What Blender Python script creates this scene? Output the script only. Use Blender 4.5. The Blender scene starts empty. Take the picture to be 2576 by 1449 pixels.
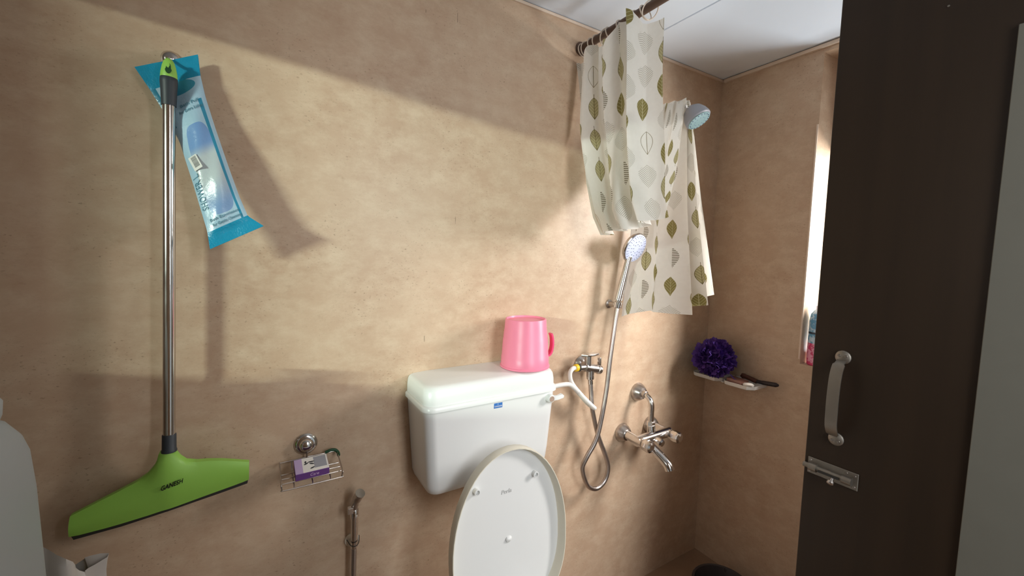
import bpy, bmesh, math, random
from mathutils import Vector, Matrix

random.seed(7)
scene = bpy.context.scene
col = scene.collection
PI = math.pi

# ---------------------------------------------------------------- camera
# world: wall with the toilet is the plane y = 0, the window wall is x = 0,
# floor z = 0, metres. The room lies at x < 0, y < 0.
cam_d = bpy.data.cameras.new('camera')
cam_d.sensor_width = 36.0
cam_d.lens = 14.623
cam_d.clip_start = 0.02
cam = bpy.data.objects.new('camera', cam_d)
col.objects.link(cam)
cam.matrix_world = Matrix((
    (0.8548398, 0.0238043, -0.5183458, -1.865),
    (-0.5184334, 0.0811717, -0.8512567, -1.216),
    (0.0218115, 0.9964158, 0.0817298, 1.474),
    (0, 0, 0, 1)))
scene.camera = cam

# ---------------------------------------------------------------- light, exposure
scene.view_settings.view_transform = 'Standard'
scene.view_settings.look = 'None'
scene.view_settings.gamma = 1.0
scene.view_settings.use_curve_mapping = False
scene.view_settings.exposure = 0.18

world = bpy.data.worlds.new('world')
scene.world = world
world.use_nodes = True
bg = world.node_tree.nodes['Background']
bg.inputs['Color'].default_value = (0.80, 0.92, 1.0, 1)
bg.inputs['Strength'].default_value = 0.45


def area_light(name, loc, target, sx, sy, power, color):
    d = bpy.data.lights.new(name, 'AREA')
    d.shape = 'RECTANGLE'
    d.size, d.size_y = sx, sy
    d.energy = power
    d.color = color
    o = bpy.data.objects.new(name, d)
    col.objects.link(o)
    o.location = loc
    o.rotation_euler = (Vector(target) - Vector(loc)).to_track_quat('-Z', 'Y').to_euler()
    return o


# daylight outside the bathroom window (x = 0 wall)
area_light('window_daylight', (0.62, -1.28, 1.92), (-0.75, 0.0, 1.10), 0.50, 0.8, 62, (1.0, 0.96, 0.93))
# daylight of the room beyond the doorway
area_light('doorway_daylight', (-1.16, -2.2, 1.75), (-1.15, -0.2, 1.0), 0.45, 1.2, 19, (0.96, 0.98, 1.0))
# daylight thrown up from the ground outside the window
area_light('window_ground_bounce', (0.60, -0.85, 0.85), (-0.5, -0.7, 2.3), 0.6, 0.4, 16, (0.90, 0.97, 1.0))
# strip of bright light falling in through the added opening in the left-hand wall
area_light('side_opening_light', (-7.5, -4.1, 2.47), (-3.2, -1.1, 1.8), 1.1, 0.03, 380, (0.84, 1.0, 0.86))
# unseen fill lamp added there to lift the window wall and door
area_light('side_opening_fill', (-3.75, -1.15, 1.80), (-1.0, -0.7, 1.5), 0.7, 0.55, 4, (0.97, 1.0, 0.97))


# ---------------------------------------------------------------- node helpers
class X:
    """a scalar shader expression"""
    def __init__(self, nt, s):
        self.nt, self.s = nt, s

    def op(self, o, *a):
        n = self.nt.nodes.new('ShaderNodeMath')
        n.operation = o
        for i, v in enumerate((self,) + a):
            if isinstance(v, X):
                self.nt.links.new(v.s, n.inputs[i])
            else:
                n.inputs[i].default_value = v
        return X(self.nt, n.outputs[0])

    def __add__(self, b): return self.op('ADD', b)
    def __sub__(self, b): return self.op('SUBTRACT', b)
    def __mul__(self, b): return self.op('MULTIPLY', b)
    def __truediv__(self, b): return self.op('DIVIDE', b)
    def __lt__(self, b): return self.op('LESS_THAN', b)
    def __gt__(self, b): return self.op('GREATER_THAN', b)
    def rsub(self, a): return (self * -1.0) + a
    def abs(self): return self.op('ABSOLUTE')
    def floor(self): return self.op('FLOOR')
    def fract(self): return self.op('FRACT')
    def sin(self): return self.op('SINE')
    def sqrt(self): return self.op('SQRT')
    def clamp(self):
        r = self.op('ADD', 0.0)
        r.s.node.use_clamp = True
        return r
    def smooth(self, a, b):
        n = self.nt.nodes.new('ShaderNodeMapRange')
        n.interpolation_type = 'SMOOTHSTEP'
        self.nt.links.new(self.s, n.inputs[0])
        n.inputs[1].default_value = a
        n.inputs[2].default_value = b
        return X(self.nt, n.outputs[0])


def mixc(nt, f, a, b):
    n = nt.nodes.new('ShaderNodeMix')
    n.data_type = 'RGBA'
    if isinstance(f, X):
        nt.links.new(f.s, n.inputs[0])
    else:
        n.inputs[0].default_value = f
    for i, v in ((6, a), (7, b)):
        if isinstance(v, tuple):
            n.inputs[i].default_value = (*v, 1)
        else:
            nt.links.new(v, n.inputs[i])
    return n.outputs[2]


def coords(nt, kind):
    """x, y, z of 'UV', 'Object' or world 'Position'"""
    if kind == 'Position':
        s = nt.nodes.new('ShaderNodeNewGeometry').outputs['Position']
    else:
        s = nt.nodes.new('ShaderNodeTexCoord').outputs[kind]
    sep = nt.nodes.new('ShaderNodeSeparateXYZ')
    nt.links.new(s, sep.inputs[0])
    return s, [X(nt, sep.outputs[i]) for i in range(3)]


def noise(nt, vec, scale, detail=3.0, rough=0.55, stretch=None):
    if stretch:
        m = nt.nodes.new('ShaderNodeMapping')
        m.inputs['Scale'].default_value = stretch
        nt.links.new(vec, m.inputs[0])
        vec = m.outputs[0]
    n = nt.nodes.new('ShaderNodeTexNoise')
    n.inputs['Scale'].default_value = scale
    n.inputs['Detail'].default_value = detail
    n.inputs['Roughness'].default_value = rough
    nt.links.new(vec, n.inputs['Vector'])
    return X(nt, n.outputs[0])


def newmat(name, rough=0.5, metal=0.0, spec=0.5):
    m = bpy.data.materials.new(name)
    m.use_nodes = True
    nt = m.node_tree
    b = nt.nodes['Principled BSDF']
    b.inputs['Roughness'].default_value = rough
    b.inputs['Metallic'].default_value = metal
    b.inputs['Specular IOR Level'].default_value = spec
    return m, nt, b


def lin(r, g, b):
    f = lambda c: (c / 255 / 12.92) if c <= 10 else ((c / 255 + 0.055) / 1.055) ** 2.4
    return (f(r), f(g), f(b))


def plain(name, rgb, rough=0.5, metal=0.0, var=0.08, scale=12.0, bump=0.0, spec=0.5, trans=0.0):
    """principled surface with a little procedural unevenness"""
    m, nt, b = newmat(name, rough, metal, spec)
    s, _ = coords(nt, 'Object')
    n = noise(nt, s, scale, 4)
    dark = tuple(c * (1 - var) for c in rgb)
    light = tuple(min(1, c * (1 + var)) for c in rgb)
    nt.links.new(mixc(nt, n, dark, light), b.inputs['Base Color'])
    nt.links.new((n * 0.15 + (rough - 0.07)).s, b.inputs['Roughness'])
    if bump:
        bp = nt.nodes.new('ShaderNodeBump')
        bp.inputs['Strength'].default_value = bump
        bp.inputs['Distance'].default_value = 0.002
        nt.links.new(noise(nt, s, scale * 6, 3).s, bp.inputs['Height'])
        nt.links.new(bp.outputs[0], b.inputs['Normal'])
    if trans:
        b.inputs['Transmission Weight'].default_value = trans
    return m


MAT = {}


def wall_material():
    m, nt, b = newmat('tan_wall', 0.42, 0, 0.4)
    s, (x, y, z) = coords(nt, 'Position')
    big = noise(nt, s, 3.0, 6, 0.6)
    streak = noise(nt, s, 14, 6, 0.7, (1, 1, 1.5))
    c1 = mixc(nt, big.smooth(0.3, 0.7), lin(186, 157, 131), lin(196, 169, 143))
    c2 = mixc(nt, streak.smooth(0.36, 0.74), c1, lin(206, 183, 157))
    cloud = noise(nt, s, 34, 6, 0.75, (1, 1, 1.4))
    c3 = mixc(nt, cloud.smooth(0.52, 0.76) * 0.30, c2, lin(150, 122, 94))
    # small dark pits of the tile print, in loose patches
    pit = noise(nt, s, 120, 3, 0.55, (1, 1, 1.9)).smooth(0.60, 0.70)
    patch = noise(nt, s, 7, 3).smooth(0.42, 0.62)
    c4 = mixc(nt, pit * patch * 0.55, c3, lin(112, 92, 66))
    # grime caught in two hairline seams of the toilet wall
    seam = ((x + 1.436).abs() < 0.0011) + ((x + 1.337).abs() < 0.0009)
    bits = noise(nt, s, 16, 3, 0.6).smooth(0.60, 0.66)
    c5 = mixc(nt, (seam * bits * 0.6).clamp(), c4, lin(78, 66, 48))
    nt.links.new(c5, b.inputs['Base Color'])
    bp = nt.nodes.new('ShaderNodeBump')
    bp.inputs['Strength'].default_value = 0.12
    bp.inputs['Distance'].default_value = 0.002
    nt.links.new(cloud.s, bp.inputs['Height'])
    nt.links.new(bp.outputs[0], b.inputs['Normal'])
    return m


def curtain_material():
    m, nt, b = newmat('leaf_print_cloth', 0.75, 0, 0.25)
    s, (u, v, w_) = coords(nt, 'UV')
    cw, ch = 0.074, 0.112
    a = u / cw
    c = a.floor()
    p = (a.fract() - 0.5) * cw
    vv = (v / ch) + c * 0.43
    r = vv.floor()
    q = (vv.fract() - 0.55) * ch
    # slight offset inside the cell
    h = ((c * 12.9898 + r * 78.233).sin() * 43758.5).fract()
    h2 = ((c * 39.346 + r * 11.135).sin() * 24634.6).fract()
    p = p + (h2 - 0.5) * 0.018
    L = 0.039
    t = q / L
    wid = (t * t).rsub(1.0) * (t * 0.28 + 1.0) * 0.0205
    inside = (p.abs() < wid) * (t.abs() < 1.0)
    mid = (p.abs() < 0.0009)
    stem = mid * (t > -1.0) * (t < 1.42)
    veins = ((((q * -1.0) + p.abs() * 1.1) / 0.0115).fract() < 0.13)
    vein_any = (mid + veins).clamp()
    stripes = ((q / 0.0066).fract() < 0.52)
    edge = (p.abs() > (wid - 0.0017)) * inside
    feather = (((q + p.abs() * 0.9) / 0.0062).fract() < 0.30) * (p.abs() < (wid * 1.5)) * (t.abs() < 1.15)
    k1 = (h < 0.25)
    k2 = (h < 0.45) * (h > 0.25)
    k3 = (h < 0.61) * (h > 0.45)
    k4 = (h < 0.70) * (h > 0.61)
    k5 = (h > 0.70)
    cloth = lin(244, 242, 235)
    fleck = noise(nt, s, 60, 3)
    base = mixc(nt, fleck, lin(236, 233, 225), cloth)
    olive, pale, veinc, grey = lin(140, 130, 78), lin(186, 179, 138), lin(198, 192, 152), lin(136, 128, 110)
    cc = mixc(nt, (k1 * inside), base, olive)
    cc = mixc(nt, (k1 * inside * vein_any), cc, veinc)
    cc = mixc(nt, (k2 * inside), cc, pale)
    cc = mixc(nt, (k2 * ((inside * vein_any + stem + edge).clamp())), cc, lin(116, 106, 66))
    cc = mixc(nt, (k3 * inside), cc, lin(236, 234, 226))
    cc = mixc(nt, (k3 * inside * stripes * (p > -0.004)), cc, grey)
    cc = mixc(nt, (k4 * ((edge + mid * inside).clamp())), cc, lin(134, 124, 92))
    cc = mixc(nt, (k5 * feather * 0.75), cc, lin(150, 142, 122))
    nt.links.new(cc, b.inputs['Base Color'])
    tr = nt.nodes.new('ShaderNodeBsdfTranslucent')
    nt.links.new(cc, tr.inputs['Color'])
    mx = nt.nodes.new('ShaderNodeMixShader')
    mx.inputs[0].default_value = 0.28
    nt.links.new(b.outputs[0], mx.inputs[1])
    nt.links.new(tr.outputs[0], mx.inputs[2])
    nt.links.new(mx.outputs[0], nt.nodes['Material Output'].inputs['Surface'])
    return m


def packet_material():
    """printed film: u across 0..1, v down 0..1"""
    m, nt, b = newmat('printed_film', 0.28, 0, 0.5)
    s, (u, v, w_) = coords(nt, 'UV')
    n = noise(nt, s, 7, 4)
    pale = mixc(nt, n, lin(150, 186, 208), lin(182, 210, 224))
    # clear window showing the blue brush inside
    du = (u - 0.52) / 0.34
    dv = (v - 0.57) / 0.25
    win = ((du * du * du * du + dv * dv * dv * dv) < 1.0)
    inner = mixc(nt, v.smooth(0.42, 0.50), lin(118, 156, 204), lin(190, 202, 204))
    inner = mixc(nt, v.smooth(0.60, 0.78), inner, lin(128, 160, 200))
    cc = mixc(nt, win, pale, inner)
    strip = (u > (v * 0.05 + 0.80)) * (u < 0.90) * (v > 0.22)
    cc = mixc(nt, strip, cc, lin(48, 140, 172))
    left = (u < 0.10) * (v < 0.30)
    cc = mixc(nt, left, cc, lin(42, 128, 156))
    # teal swash behind the brand lettering
    du = (u - 0.52) / 0.34
    dv = (v - (u * 0.0) - 0.135) / 0.035
    sw = ((du * du + dv * dv) < 1.0)
    cc = mixc(nt, sw, cc, lin(58, 146, 172))
    nt.links.new(cc, b.inputs['Base Color'])
    bp = nt.nodes.new('ShaderNodeBump')
    bp.inputs['Strength'].default_value = 0.35
    bp.inputs['Distance'].default_value = 0.004
    o, _ = coords(nt, 'Object')
    nt.links.new(noise(nt, o, 45, 4, 0.6).s, bp.inputs['Height'])
    nt.links.new(bp.outputs[0], b.inputs['Normal'])
    return m


def door_material():
    m, nt, b = newmat('dark_brown_laminate', 0.46, 0, 0.35)
    s, _ = coords(nt, 'Position')
    g = noise(nt, s, 30, 5, 0.6, (1, 1, 0.05))
    nt.links.new(mixc(nt, g, lin(35, 25, 16), lin(50, 37, 25)), b.inputs['Base Color'])
    return m


def pouch_material():
    m, nt, b = newmat('blue_pink_label', 0.35)
    s, (x, y, z) = coords(nt, 'Position')
    n = noise(nt, s, 55, 2)
    top = mixc(nt, n.smooth(0.42, 0.58), lin(96, 160, 200), lin(196, 220, 236))
    bot = mixc(nt, n.smooth(0.45, 0.55), lin(206, 60, 110), lin(232, 160, 188))
    cc = mixc(nt, (z < 1.145), top, bot)
    band = (z > 1.182) * (z < 1.19)
    cc = mixc(nt, band, cc, lin(40, 60, 80))
    nt.links.new(cc, b.inputs['Base Color'])
    return m


def floor_material():
    m, nt, b = newmat('brown_floor_tile', 0.4)
    s, _ = coords(nt, 'Position')
    n = noise(nt, s, 8, 6, 0.6)
    nt.links.new(mixc(nt, n, lin(134, 106, 84), lin(168, 138, 112)), b.inputs['Base Color'])
    return m


MAT['wall'] = wall_material()
MAT['curtain'] = curtain_material()
MAT['packet'] = packet_material()
MAT['door'] = door_material()
MAT['pouch'] = pouch_material()
MAT['floor'] = floor_material()
MAT['ceiling'] = plain('white_ceiling_board', lin(228, 236, 246), 0.6, var=0.015)
MAT['trim'] = plain('tan_trim', lin(222, 202, 182), 0.5)
MAT['seam'] = plain('dark_seam_backing', lin(74, 74, 76), 0.8)
MAT['grey_panel'] = plain('pale_grey_laminate', lin(104, 103, 94), 0.6, var=0.04, scale=30)
MAT['chrome'] = plain('chrome', (0.66, 0.64, 0.62), 0.16, 1.0, var=0.06)
MAT['steel'] = plain('brushed_steel', (0.30, 0.275, 0.24), 0.48, 1.0, var=0.12, scale=40)
MAT['dull_chrome'] = plain('water_stained_chrome', (0.50, 0.46, 0.43), 0.30, 1.0, var=0.15, scale=30)
MAT['ceramic'] = plain('white_plastic_gloss', lin(230, 231, 229), 0.30, var=0.015, scale=3)
MAT['cream'] = plain('cream_rim_plastic', lin(222, 216, 198), 0.4, var=0.03)
MAT['white'] = plain('white_plastic', lin(226, 224, 218), 0.45, var=0.03)
MAT['shadedwhite'] = plain('shaded_white_plastic', lin(190, 202, 210), 0.5, var=0.03, scale=5)  # white dimmed in the colour for the shade the container stands in
MAT['pink'] = plain('pink_plastic', lin(244, 138, 166), 0.36, var=0.05, scale=20)
MAT['hotpink'] = plain('deep_pink_plastic', lin(240, 84, 132), 0.36, var=0.04)
MAT['green'] = plain('lime_green_plastic', lin(146, 198, 84), 0.45, var=0.06, scale=18)
MAT['eyehole'] = plain('shadow_green', lin(18, 62, 26), 0.7)
MAT['dgreen'] = plain('bottle_green_tie', lin(28, 74, 46), 0.6)
MAT['graphite'] = plain('dark_grey_plastic', lin(46, 52, 58), 0.5)
MAT['rubber'] = plain('black_rubber', lin(40, 38, 34), 0.7)
MAT['black'] = plain('black_print', lin(24, 30, 18), 0.6)
MAT['teal'] = plain('teal_film', lin(22, 142, 178), 0.3, var=0.16, scale=40, bump=0.5)
MAT['tealprint'] = plain('teal_print', lin(86, 140, 158), 0.5)
MAT['purple'] = plain('purple_mesh', lin(84, 50, 140), 0.7, var=0.25, scale=40)
MAT['card_purple'] = plain('purple_card', lin(104, 64, 130), 0.5)
MAT['card_lilac'] = plain('lilac_card', lin(178, 158, 196), 0.5)
MAT['card_white'] = plain('white_card', lin(222, 220, 214), 0.5)
MAT['card_grey'] = plain('grey_print', lin(146, 148, 156), 0.5)
MAT['blue'] = plain('blue_sticker', lin(62, 118, 190), 0.4)
MAT['print_white'] = plain('white_print', lin(238, 240, 246), 0.5, var=0.01)
MAT['lilacprint'] = plain('lilac_print', lin(206, 176, 214), 0.5)
MAT['grey_print'] = plain('faint_grey_print', lin(190, 190, 188), 0.5)
MAT['tan_ring'] = plain('tan_print', lin(176, 152, 136), 0.5)
MAT['yellow'] = plain('yellow_ring', lin(226, 184, 34), 0.5)
MAT['rod'] = plain('brown_rod', lin(92, 70, 58), 0.5)
MAT['spray'] = plain('pale_blue_nozzle_plate', lin(200, 208, 234), 0.35)
MAT['aqua'] = plain('aqua_nozzle_plate', lin(132, 160, 162), 0.35)
MAT['greyplastic'] = plain('grey_plastic', lin(146, 148, 156), 0.4)
MAT['nozzle'] = plain('dark_nozzle', lin(92, 102, 136), 0.5)
MAT['soap'] = plain('white_soap', lin(236, 230, 220), 0.4)
MAT['sachet'] = plain('pinkish_brown_sachet', lin(158, 112, 98), 0.3, var=0.25, scale=60)
MAT['brush_brown'] = plain('red_brown_bristles', lin(74, 34, 16), 0.6)
MAT['brush_black'] = plain('black_handle', lin(38, 28, 30), 0.45)
MAT['tub'] = plain('dark_grey_tub', lin(66, 60, 60), 0.3)
MAT['bag'] = plain('white_bag_film', lin(214, 208, 202), 0.4, var=0.05)
MAT['ring'] = plain('ivory_ring', lin(214, 200, 184), 0.4)
MAT['winframe'] = plain('pale_window_frame', lin(206, 200, 194), 0.5)
MAT['hose'] = plain('metal_hose', (0.50, 0.45, 0.42), 0.34, 1.0, var=0.1, scale=50)
MAT['barcode'] = plain('barcode_print', lin(120, 122, 120), 0.6)
MAT['bone'] = plain('ivory_clip', lin(236, 229, 214), 0.5)

g, nt, b = newmat('frosted_glass', 0.5)
b.inputs['Base Color'].default_value = (0.9, 0.95, 1, 1)
b.inputs['Transmission Weight'].default_value = 1.0
MAT['glass'] = g


# ---------------------------------------------------------------- mesh helpers
ORIGIN = {}


def obj(name, bm, mat, parent=None, loc=(0, 0, 0), smooth=True, angle=40):
    """bm is in world coordinates; origin goes to the parent's origin or loc"""
    o_ = ORIGIN[parent.name] if parent else Vector(loc)
    bm.transform(Matrix.Translation(-o_))
    bmesh.ops.recalc_face_normals(bm, faces=bm.faces)
    me = bpy.data.meshes.new(name)
    bm.to_mesh(me)
    bm.free()
    if smooth:
        me.shade_smooth()
        try:
            me.set_sharp_from_angle(angle=math.radians(angle))
        except Exception:
            pass
    me.materials.append(MAT[mat] if isinstance(mat, str) else mat)
    ob = bpy.data.objects.new(name, me)
    col.objects.link(ob)
    if parent:
        ob.parent = parent
    else:
        ob.location = o_
    ORIGIN[ob.name] = o_
    return ob


def tag(o, label, cat, group=None):
    o['label'] = label
    o['category'] = cat
    if group:
        o['group'] = group
    return o


def thing(name, label, cat, loc=(0, 0, 0), group=None):
    o = bpy.data.objects.new(name, None)
    col.objects.link(o)
    o.location = loc
    o.empty_display_size = 0.05
    ORIGIN[o.name] = Vector(loc)
    return tag(o, label, cat, group)


def struct(name, bm, mat, smooth=False):
    o = obj(name, bm, mat, smooth=smooth)
    o['kind'] = 'structure'
    return o


def B():
    return bmesh.new()


def box(bm, a, b, bev=0.0, seg=2, M=None):
    r = bmesh.ops.create_cube(bm, size=1.0)
    vs = r['verts']
    a, b = Vector(a), Vector(b)
    c, s = (a + b) / 2, b - a
    for v in vs:
        v.co = Vector((v.co.x * s.x, v.co.y * s.y, v.co.z * s.z)) + c
    if bev:
        es = list({e for v in vs for e in v.link_edges})
        r = bmesh.ops.bevel(bm, geom=es, offset=bev, segments=seg, affect='EDGES', profile=0.5)
        vs = list({v for f in r['faces'] for v in f.verts} | {v for v in vs if v.is_valid})
    if M is not None:
        bmesh.ops.transform(bm, matrix=M, verts=[v for v in vs if v.is_valid])
    return vs


def catmull(pts, n=8):
    pts = [Vector(p) for p in pts]
    out = []
    for i in range(len(pts) - 1):
        p0 = pts[max(i - 1, 0)]
        p1, p2 = pts[i], pts[i + 1]
        p3 = pts[min(i + 2, len(pts) - 1)]
        for k in range(n):
            t = k / n
            out.append(0.5 * ((2 * p1) + (p2 - p0) * t + (2 * p0 - 5 * p1 + 4 * p2 - p3) * t * t
                              + (3 * p1 - p0 - 3 * p2 + p3) * t ** 3))
    out.append(pts[-1])
    return out


def tube(bm, pts, r, n=12, closed=False, cap=True):
    pts = [Vector(p) for p in pts]
    m = len(pts)
    rs = r if isinstance(r, (list, tuple)) else [r] * m
    rings = []
    prev = None
    for i, p in enumerate(pts):
        if closed:
            t = (pts[(i + 1) % m] - pts[i - 1]).normalized()
        else:
            t = (pts[min(i + 1, m - 1)] - pts[max(i - 1, 0)]).normalized()
        if prev is None:
            a = Vector((0, 0, 1)) if abs(t.z) < 0.9 else Vector((1, 0, 0))
            u = t.cross(a).normalized()
        else:
            u = (prev - t * prev.dot(t)).normalized()
        prev = u
        w = t.cross(u)
        rings.append([bm.verts.new(p + (u * math.cos(2 * PI * k / n) + w * math.sin(2 * PI * k / n)) * rs[i])
                      for k in range(n)])
    for i in range(m if closed else m - 1):
        A_, B_ = rings[i], rings[(i + 1) % m]
        off = 0
        if closed and i == m - 1:
            off = min(range(n), key=lambda o: sum((A_[k].co - B_[(k + o) % n].co).length for k in range(n)))
        for k in range(n):
            bm.faces.new((A_[k], A_[(k + 1) % n], B_[(k + 1 + off) % n], B_[(k + off) % n]))
    if cap and not closed:
        bm.faces.new(rings[0][::-1])
        bm.faces.new(rings[-1])


def lathe(bm, prof, origin, axis=(0, 0, 1), n=28, sx=1.0):
    """prof = [(radius, height along axis)...]; ends with radius 0 close the shape"""
    q = Vector(axis).normalized().to_track_quat('Z', 'Y')
    o = Vector(origin)
    rings = []
    for r, h in prof:
        if r < 1e-6:
            rings.append([bm.verts.new(o + q @ Vector((0, 0, h)))])
        else:
            rings.append([bm.verts.new(o + q @ Vector((r * sx * math.cos(2 * PI * k / n), r * math.sin(2 * PI * k / n), h)))
                          for k in range(n)])
    for a, b in zip(rings, rings[1:]):
        for k in range(n):
            k2 = (k + 1) % n
            if len(a) == 1 and len(b) == 1:
                continue
            if len(a) == 1:
                bm.faces.new((a[0], b[k2], b[k]))
            elif len(b) == 1:
                bm.faces.new((a[k], a[k2], b[0]))
            else:
                bm.faces.new((a[k], a[k2], b[k2], b[k]))
    if len(rings[0]) > 1:
        bm.faces.new(rings[0][::-1])
    if len(rings[-1]) > 1:
        bm.faces.new(rings[-1])


def prism(bm, outline, fn, d0, d1, bev=0.0, seg=2):
    """outline in 2D, fn(a, b, depth) -> world point"""
    A_ = [bm.verts.new(fn(a, b_, d0)) for a, b_ in outline]
    C_ = [bm.verts.new(fn(a, b_, d1)) for a, b_ in outline]
    n = len(outline)
    fs = [bm.faces.new(A_[::-1]), bm.faces.new(C_)]
    for i in range(n):
        fs.append(bm.faces.new((A_[i], A_[(i + 1) % n], C_[(i + 1) % n], C_[i])))
    if bev:
        es = [e for e in fs[1].edges]
        bmesh.ops.bevel(bm, geom=es, offset=bev, segments=seg, affect='EDGES', profile=0.5)


def sheet(bm, fn, nu, nv, uv=None):
    vs = [[bm.verts.new(fn(i / nu, j / nv)) for i in range(nu + 1)] for j in range(nv + 1)]
    lay = bm.loops.layers.uv.verify() if uv else None
    for j in range(nv):
        for i in range(nu):
            f = bm.faces.new((vs[j][i], vs[j][i + 1], vs[j + 1][i + 1], vs[j + 1][i]))
            if uv:
                for l, (a, b_) in zip(f.loops, ((i, j), (i + 1, j), (i + 1, j + 1), (i, j + 1))):
                    l[lay].uv = uv(a / nu, b_ / nv)
    return vs


def lettering(text, size, pos, ux, uy, mat, parent, shear=0.0, name='lettering', bold=0.0, width=None):
    cu = bpy.data.curves.new('lettering_curve', 'FONT')
    cu.body = text
    cu.size = size
    cu.align_x = 'CENTER'
    cu.align_y = 'CENTER'
    cu.shear = shear
    cu.offset = bold
    cu.extrude = 0.0002
    cu.resolution_u = 3
    tmp = bpy.data.objects.new('tmp', cu)
    col.objects.link(tmp)
    dg = bpy.context.evaluated_depsgraph_get()
    me = bpy.data.meshes.new_from_object(tmp.evaluated_get(dg))
    bm = B()
    bm.from_mesh(me)
    bpy.data.objects.remove(tmp)
    bpy.data.meshes.remove(me)
    ux, uy = Vector(ux).normalized(), Vector(uy).normalized()
    uz = ux.cross(uy).normalized()
    if width:
        xs = [v.co.x for v in bm.verts]
        k = width / (max(xs) - min(xs))
        for v in bm.verts:
            v.co.x *= k
    for v in bm.verts:
        v.co = Vector(pos) + ux * v.co.x + uy * v.co.y + uz * v.co.z
    return obj(name, bm, mat, parent, smooth=False)


def interp(tab, t):
    """piecewise linear through [(t, value-tuple)...]"""
    if t <= tab[0][0]:
        return tab[0][1]
    for (a, va), (b_, vb) in zip(tab, tab[1:]):
        if t <= b_:
            k = (t - a) / (b_ - a)
            return tuple(p + (q - p) * k for p, q in zip(va, vb)) if isinstance(va, tuple) else va + (vb - va) * k
    return tab[-1][1]


# ================================================================ the room
H = 2.30
XL, YB = -3.20, -1.50          # left wall and door wall
T = 0.12

bm = B(); box(bm, (XL - T, YB - 0.9, -0.1), (0.2, T, 0.0)); struct('floor', bm, 'floor')
bm = B(); box(bm, (XL - T, 0, 0), (0.2, T, H + 0.1)); struct('wall_back', bm, 'wall')

# window wall x = 0, with a window recess y -0.41 .. -1.12, z 1.055 .. 2.275
WY0, WY1, WZ0, WZ1 = -1.12, -0.41, 1.055, 2.268
bm = B()
box(bm, (0, WY1, 0), (0.2, 0, H + 0.1))
box(bm, (0, YB - T, 0), (0.2, WY0, H + 0.1))
box(bm, (0, WY0, 0), (0.2, WY1, WZ0))
box(bm, (0, WY0, WZ1), (0.2, WY1, H + 0.1))
box(bm, (0.165, WY0, 1.93), (0.2, WY1, WZ1))       # lintel over the sash
struct('wall_right', bm, 'wall')
# left wall with an unseen opening, added to shape the side beam
bm = B()
box(bm, (XL - T, YB - T, 0), (XL, 0, 1.455))
box(bm, (XL - T, YB - T, 2.08), (XL, 0, H + 0.1))
box(bm, (XL - T, -0.88, 1.455), (XL, 0, 2.08))
struct('wall_left', bm, 'wall')
# door wall behind the camera, doorway x -1.37 .. -0.65
bm = B()
box(bm, (XL, YB - T, 0), (-1.40, YB, H + 0.1))
box(bm, (-0.60, YB - T, 0), (0, YB, H + 0.1))
box(bm, (-1.40, YB - T, 2.12), (-0.60, YB, H + 0.1))
struct('wall_front', bm, 'wall')

# ceiling of white boards with open seams, running toward the camera
cl = B(); box(cl, (XL, YB, H + 0.02), (0, 0, H + 0.1)); ceil = struct('ceiling', cl, 'seam')
xs = [-0.002]
while xs[-1] > XL:
    xs.append(xs[-1] - 0.578)
for x1, x0 in zip(xs, xs[1:]):
    bm = B()
    box(bm, (max(x0, XL) + 0.0025, YB, H), (x1 - 0.0025, -0.001, H + 0.018), 0.0015, 1)
    obj('board', bm, 'ceiling', ceil, smooth=False)
bm = B(); box(bm, (-0.012, YB, H - 0.017), (0, -0.012, H - 0.004)); struct('trim_1', bm, 'trim')
bm = B(); box(bm, (XL, -0.006, H - 0.012), (0, 0, H - 0.003)); struct('trim_2', bm, 'trim')

# window: outer frame and frosted pane, set back in the recess
bm = B()
fx0, fx1 = 0.145, 0.165
for a, b_ in (((fx0, WY1 - 0.022, WZ0), (fx1, WY1, WZ1)), ((fx0, WY0, WZ0), (fx1, WY0 + 0.022, WZ1)),
              ((fx0, WY0, WZ0), (fx1, WY1, WZ0 + 0.022)), ((fx0, WY0, 1.91), (fx1, WY1, 1.94))):
    box(bm, a, b_, 0.002, 1)
win = struct('window_1', bm, 'winframe')
bm = B(); box(bm, (-0.004, WY1 + 0.0005, WZ0 + 0.02), (0.001, WY1 + 0.006, 2.0)); obj('corner_bead', bm, 'trim', win, smooth=False)

# open door leaf, seen edge-left, with a pale grey panel on its hinge side
DX = -0.65
dr = bpy.data.objects.new('door_1', None)
col.objects.link(dr)
dr.location = (DX, -1.42, 0)
dr['kind'] = 'structure'
ORIGIN[dr.name] = Vector(dr.location)
bm = B(); box(bm, (DX, -1.43, 0.008), (DX + 0.034, -0.720, 2.285), 0.002, 1); obj('leaf', bm, 'door', dr, smooth=False)
bm = B(); box(bm, (DX - 0.006, -1.42, 0.01), (DX, -1.008, 1.917), 0.001, 1); obj('grey_panel', bm, 'grey_panel', dr, smooth=False)
bm = B(); lathe(bm, [(0.0022, 0), (0.002, 0.0015), (0, 0.002)], (DX, -0.909, 1.997), (-1, 0, 0), 10); obj('screw', bm, 'steel', dr)
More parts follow.
